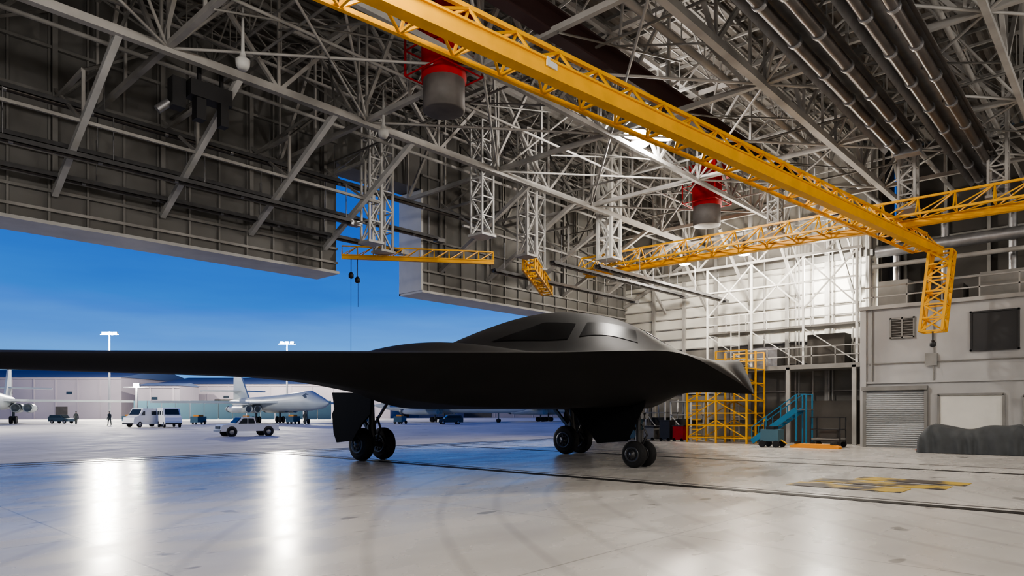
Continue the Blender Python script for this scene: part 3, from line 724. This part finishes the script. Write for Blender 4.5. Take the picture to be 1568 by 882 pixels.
for r,d in((-70,88),(-43,94),(-31,97),(-22,104),(-16,98),(-58,104)):
    p=site(r,d);b.box(p+V((0,0,.7)),(1.8,1.2,.8),'fence',rz=.5);b.box(p+V((0,0,1.2)),(1.0,.8,.25),'orangey',rz=.5)
    for a in(-.6,.6):
        for c in(-.5,.5):b.lathe(p+V((a,c,.25)),(1,0,0),[(0,.2),(0,.25),(.1,.25),(.1,.2)],'tyre',n=12)
b.build('ground_support_cart_group')
def building(name,r0,r1,d,h,dep,ridge,k,doors=()):
    b=MB();L=r1-r0
    b.box((L/2,dep/2,h/2),(L,dep,h),k)
    b.extr([(0-.4,-.5,h),(0-.4,dep+.5,h),(0-.4,dep/2,h+ridge)],(L+.8,0,0),'broof')
    x=3
    while x<L-1:b.box((x,-.06,h/2),(.35,.12,h),'bwall2');x+=5.5
    b.box((L/2,-.1,h-.3),(L,.2,.5),'bwall2')
    for x,wd,hh in doors:b.box((x,-.08,hh/2),(wd,.1,hh),'walld')
    x=4
    while x<L-4: b.box((x,-.1,h*.62),(1.4,.1,.6),'vglass');x+=15
    o=b.build(name);o.location=site(r0,d);o.rotation_euler=(0,0,TH-math.pi/2);return o
building('hangar_building',-145,-98,172,10.4,40,3,'bwall2',((10,6,5),(32,3,3)))
building('hangar_building',-94,-32,180,9.0,40,2.6,'bwall2',((20,8,5),(44,4,4)))
building('hangar_building',-30,30,200,7.5,30,2,'bwall',((20,8,5),))
building('office_building',-90,-80,165,8.0,10,.8,'bwall',((3,2,3),))
b=MB()
for i in range(14):
    p=site(-84+i*3.2,155);b.box(p+V((0,0,2.1)),(3.0,.2,4.2),'fence',rz=TH-math.pi/2)
b.build('blast_fence')
def mast(r,d,h,n,pw,side=-1):
    p=site(r,d);b=MB();b.tube(p,p+V((0,0,h)),.28,'pole',n=10,r2=.14);b.tube(p,p+V((0,0,.5)),.6,'pole',n=10)
    ax=Rr
    b.bar(p+V((0,0,h))-ax*2.0,p+V((0,0,h))+ax*2.0,.15,'pole')
    for i in range(n):
        q=p+V((0,0,h+.3))+ax*((i-(n-1)/2)*1.2);b.box(q-F*.2*side,(.8,.5,.6),'pole',rz=TH-math.pi/2);b.box(q+F*.1*side,(.74,.12,.54),'flood',rz=TH-math.pi/2)
    b.build('floodlight_mast')
    light('floodlight',p+V((0,0,h))+F*1.5*side,pw,.6,(1,.93,.8))
mast(-87.5,149,18.5,3,70000);mast(-53.5,163,17.8,3,70000)
mast(-57.5,105,5.5,1,1500)
mast(-62,58,17,2,32000,1)  # out-of-view mast, added to light vehicle and jet fronts from the near side
# ------------------------------------------------------------------ people
def person(loc,rz,stride=.15):
    P=[((0,0,.95),.15),((0,0,1.15),.15),((0,0,1.38),.17),((0,0,1.52),.06),((.01,0,1.62),.095),((.01,0,1.72),.09)]
    E=[(0,1),(1,2),(2,3),(3,4),(4,5)]
    def ch(root,pts):
        k=root
        for p in pts: P.append(p);E.append((k,len(P)-1));k=len(P)-1
    for sd in(-1,1):
        f=stride*sd
        ch(0,[((0,sd*.10,.88),.11),((f*.6,sd*.11,.5),.07),((f-.02,sd*.11,.1),.05),((f+.14,sd*.12,.04),.04)])
        ch(2,[((0,sd*.2,1.40),.07),((-f*.3,sd*.26,1.12),.048),((f*-.1+.1,sd*.26,.88),.038),((f*-.1+.15,sd*.26,.78),.035)])
    me=bpy.data.meshes.new('ground_crew_member');me.from_pydata([p for p,_ in P],E,[]);me.materials.append(M['cloth'])
    o=bpy.data.objects.new('ground_crew_member',me);bpy.context.scene.collection.objects.link(o)
    o.modifiers.new('s','SKIN')
    sv=me.skin_vertices[0].data if me.skin_vertices else None
    if sv:
        for i,(_,r) in enumerate(P): sv[i].radius=(r,r)
        sv[0].use_root=True
    s=o.modifiers.new('d','SUBSURF');s.levels=1;s.render_levels=2
    place(o,loc,rz)
    b=MB();b.lathe((.02,0,1.56),(0,0,1),[(0,.05),(.04,.08),(.12,.098),(.17,.095),(.18,.09)],'sk',n=16)
    b.lathe((.0,0,1.70),(0,0,1),[(0,.108),(.04,.108),(.08,.07),(.095,.01)],'cloth',n=16);b.build('head',o)
try:
    person(site(-50.5,86),2.0);person(site(-58.5,92),1.0);person(site(-29,96),.5)
except Exception as ex: print('person',ex)
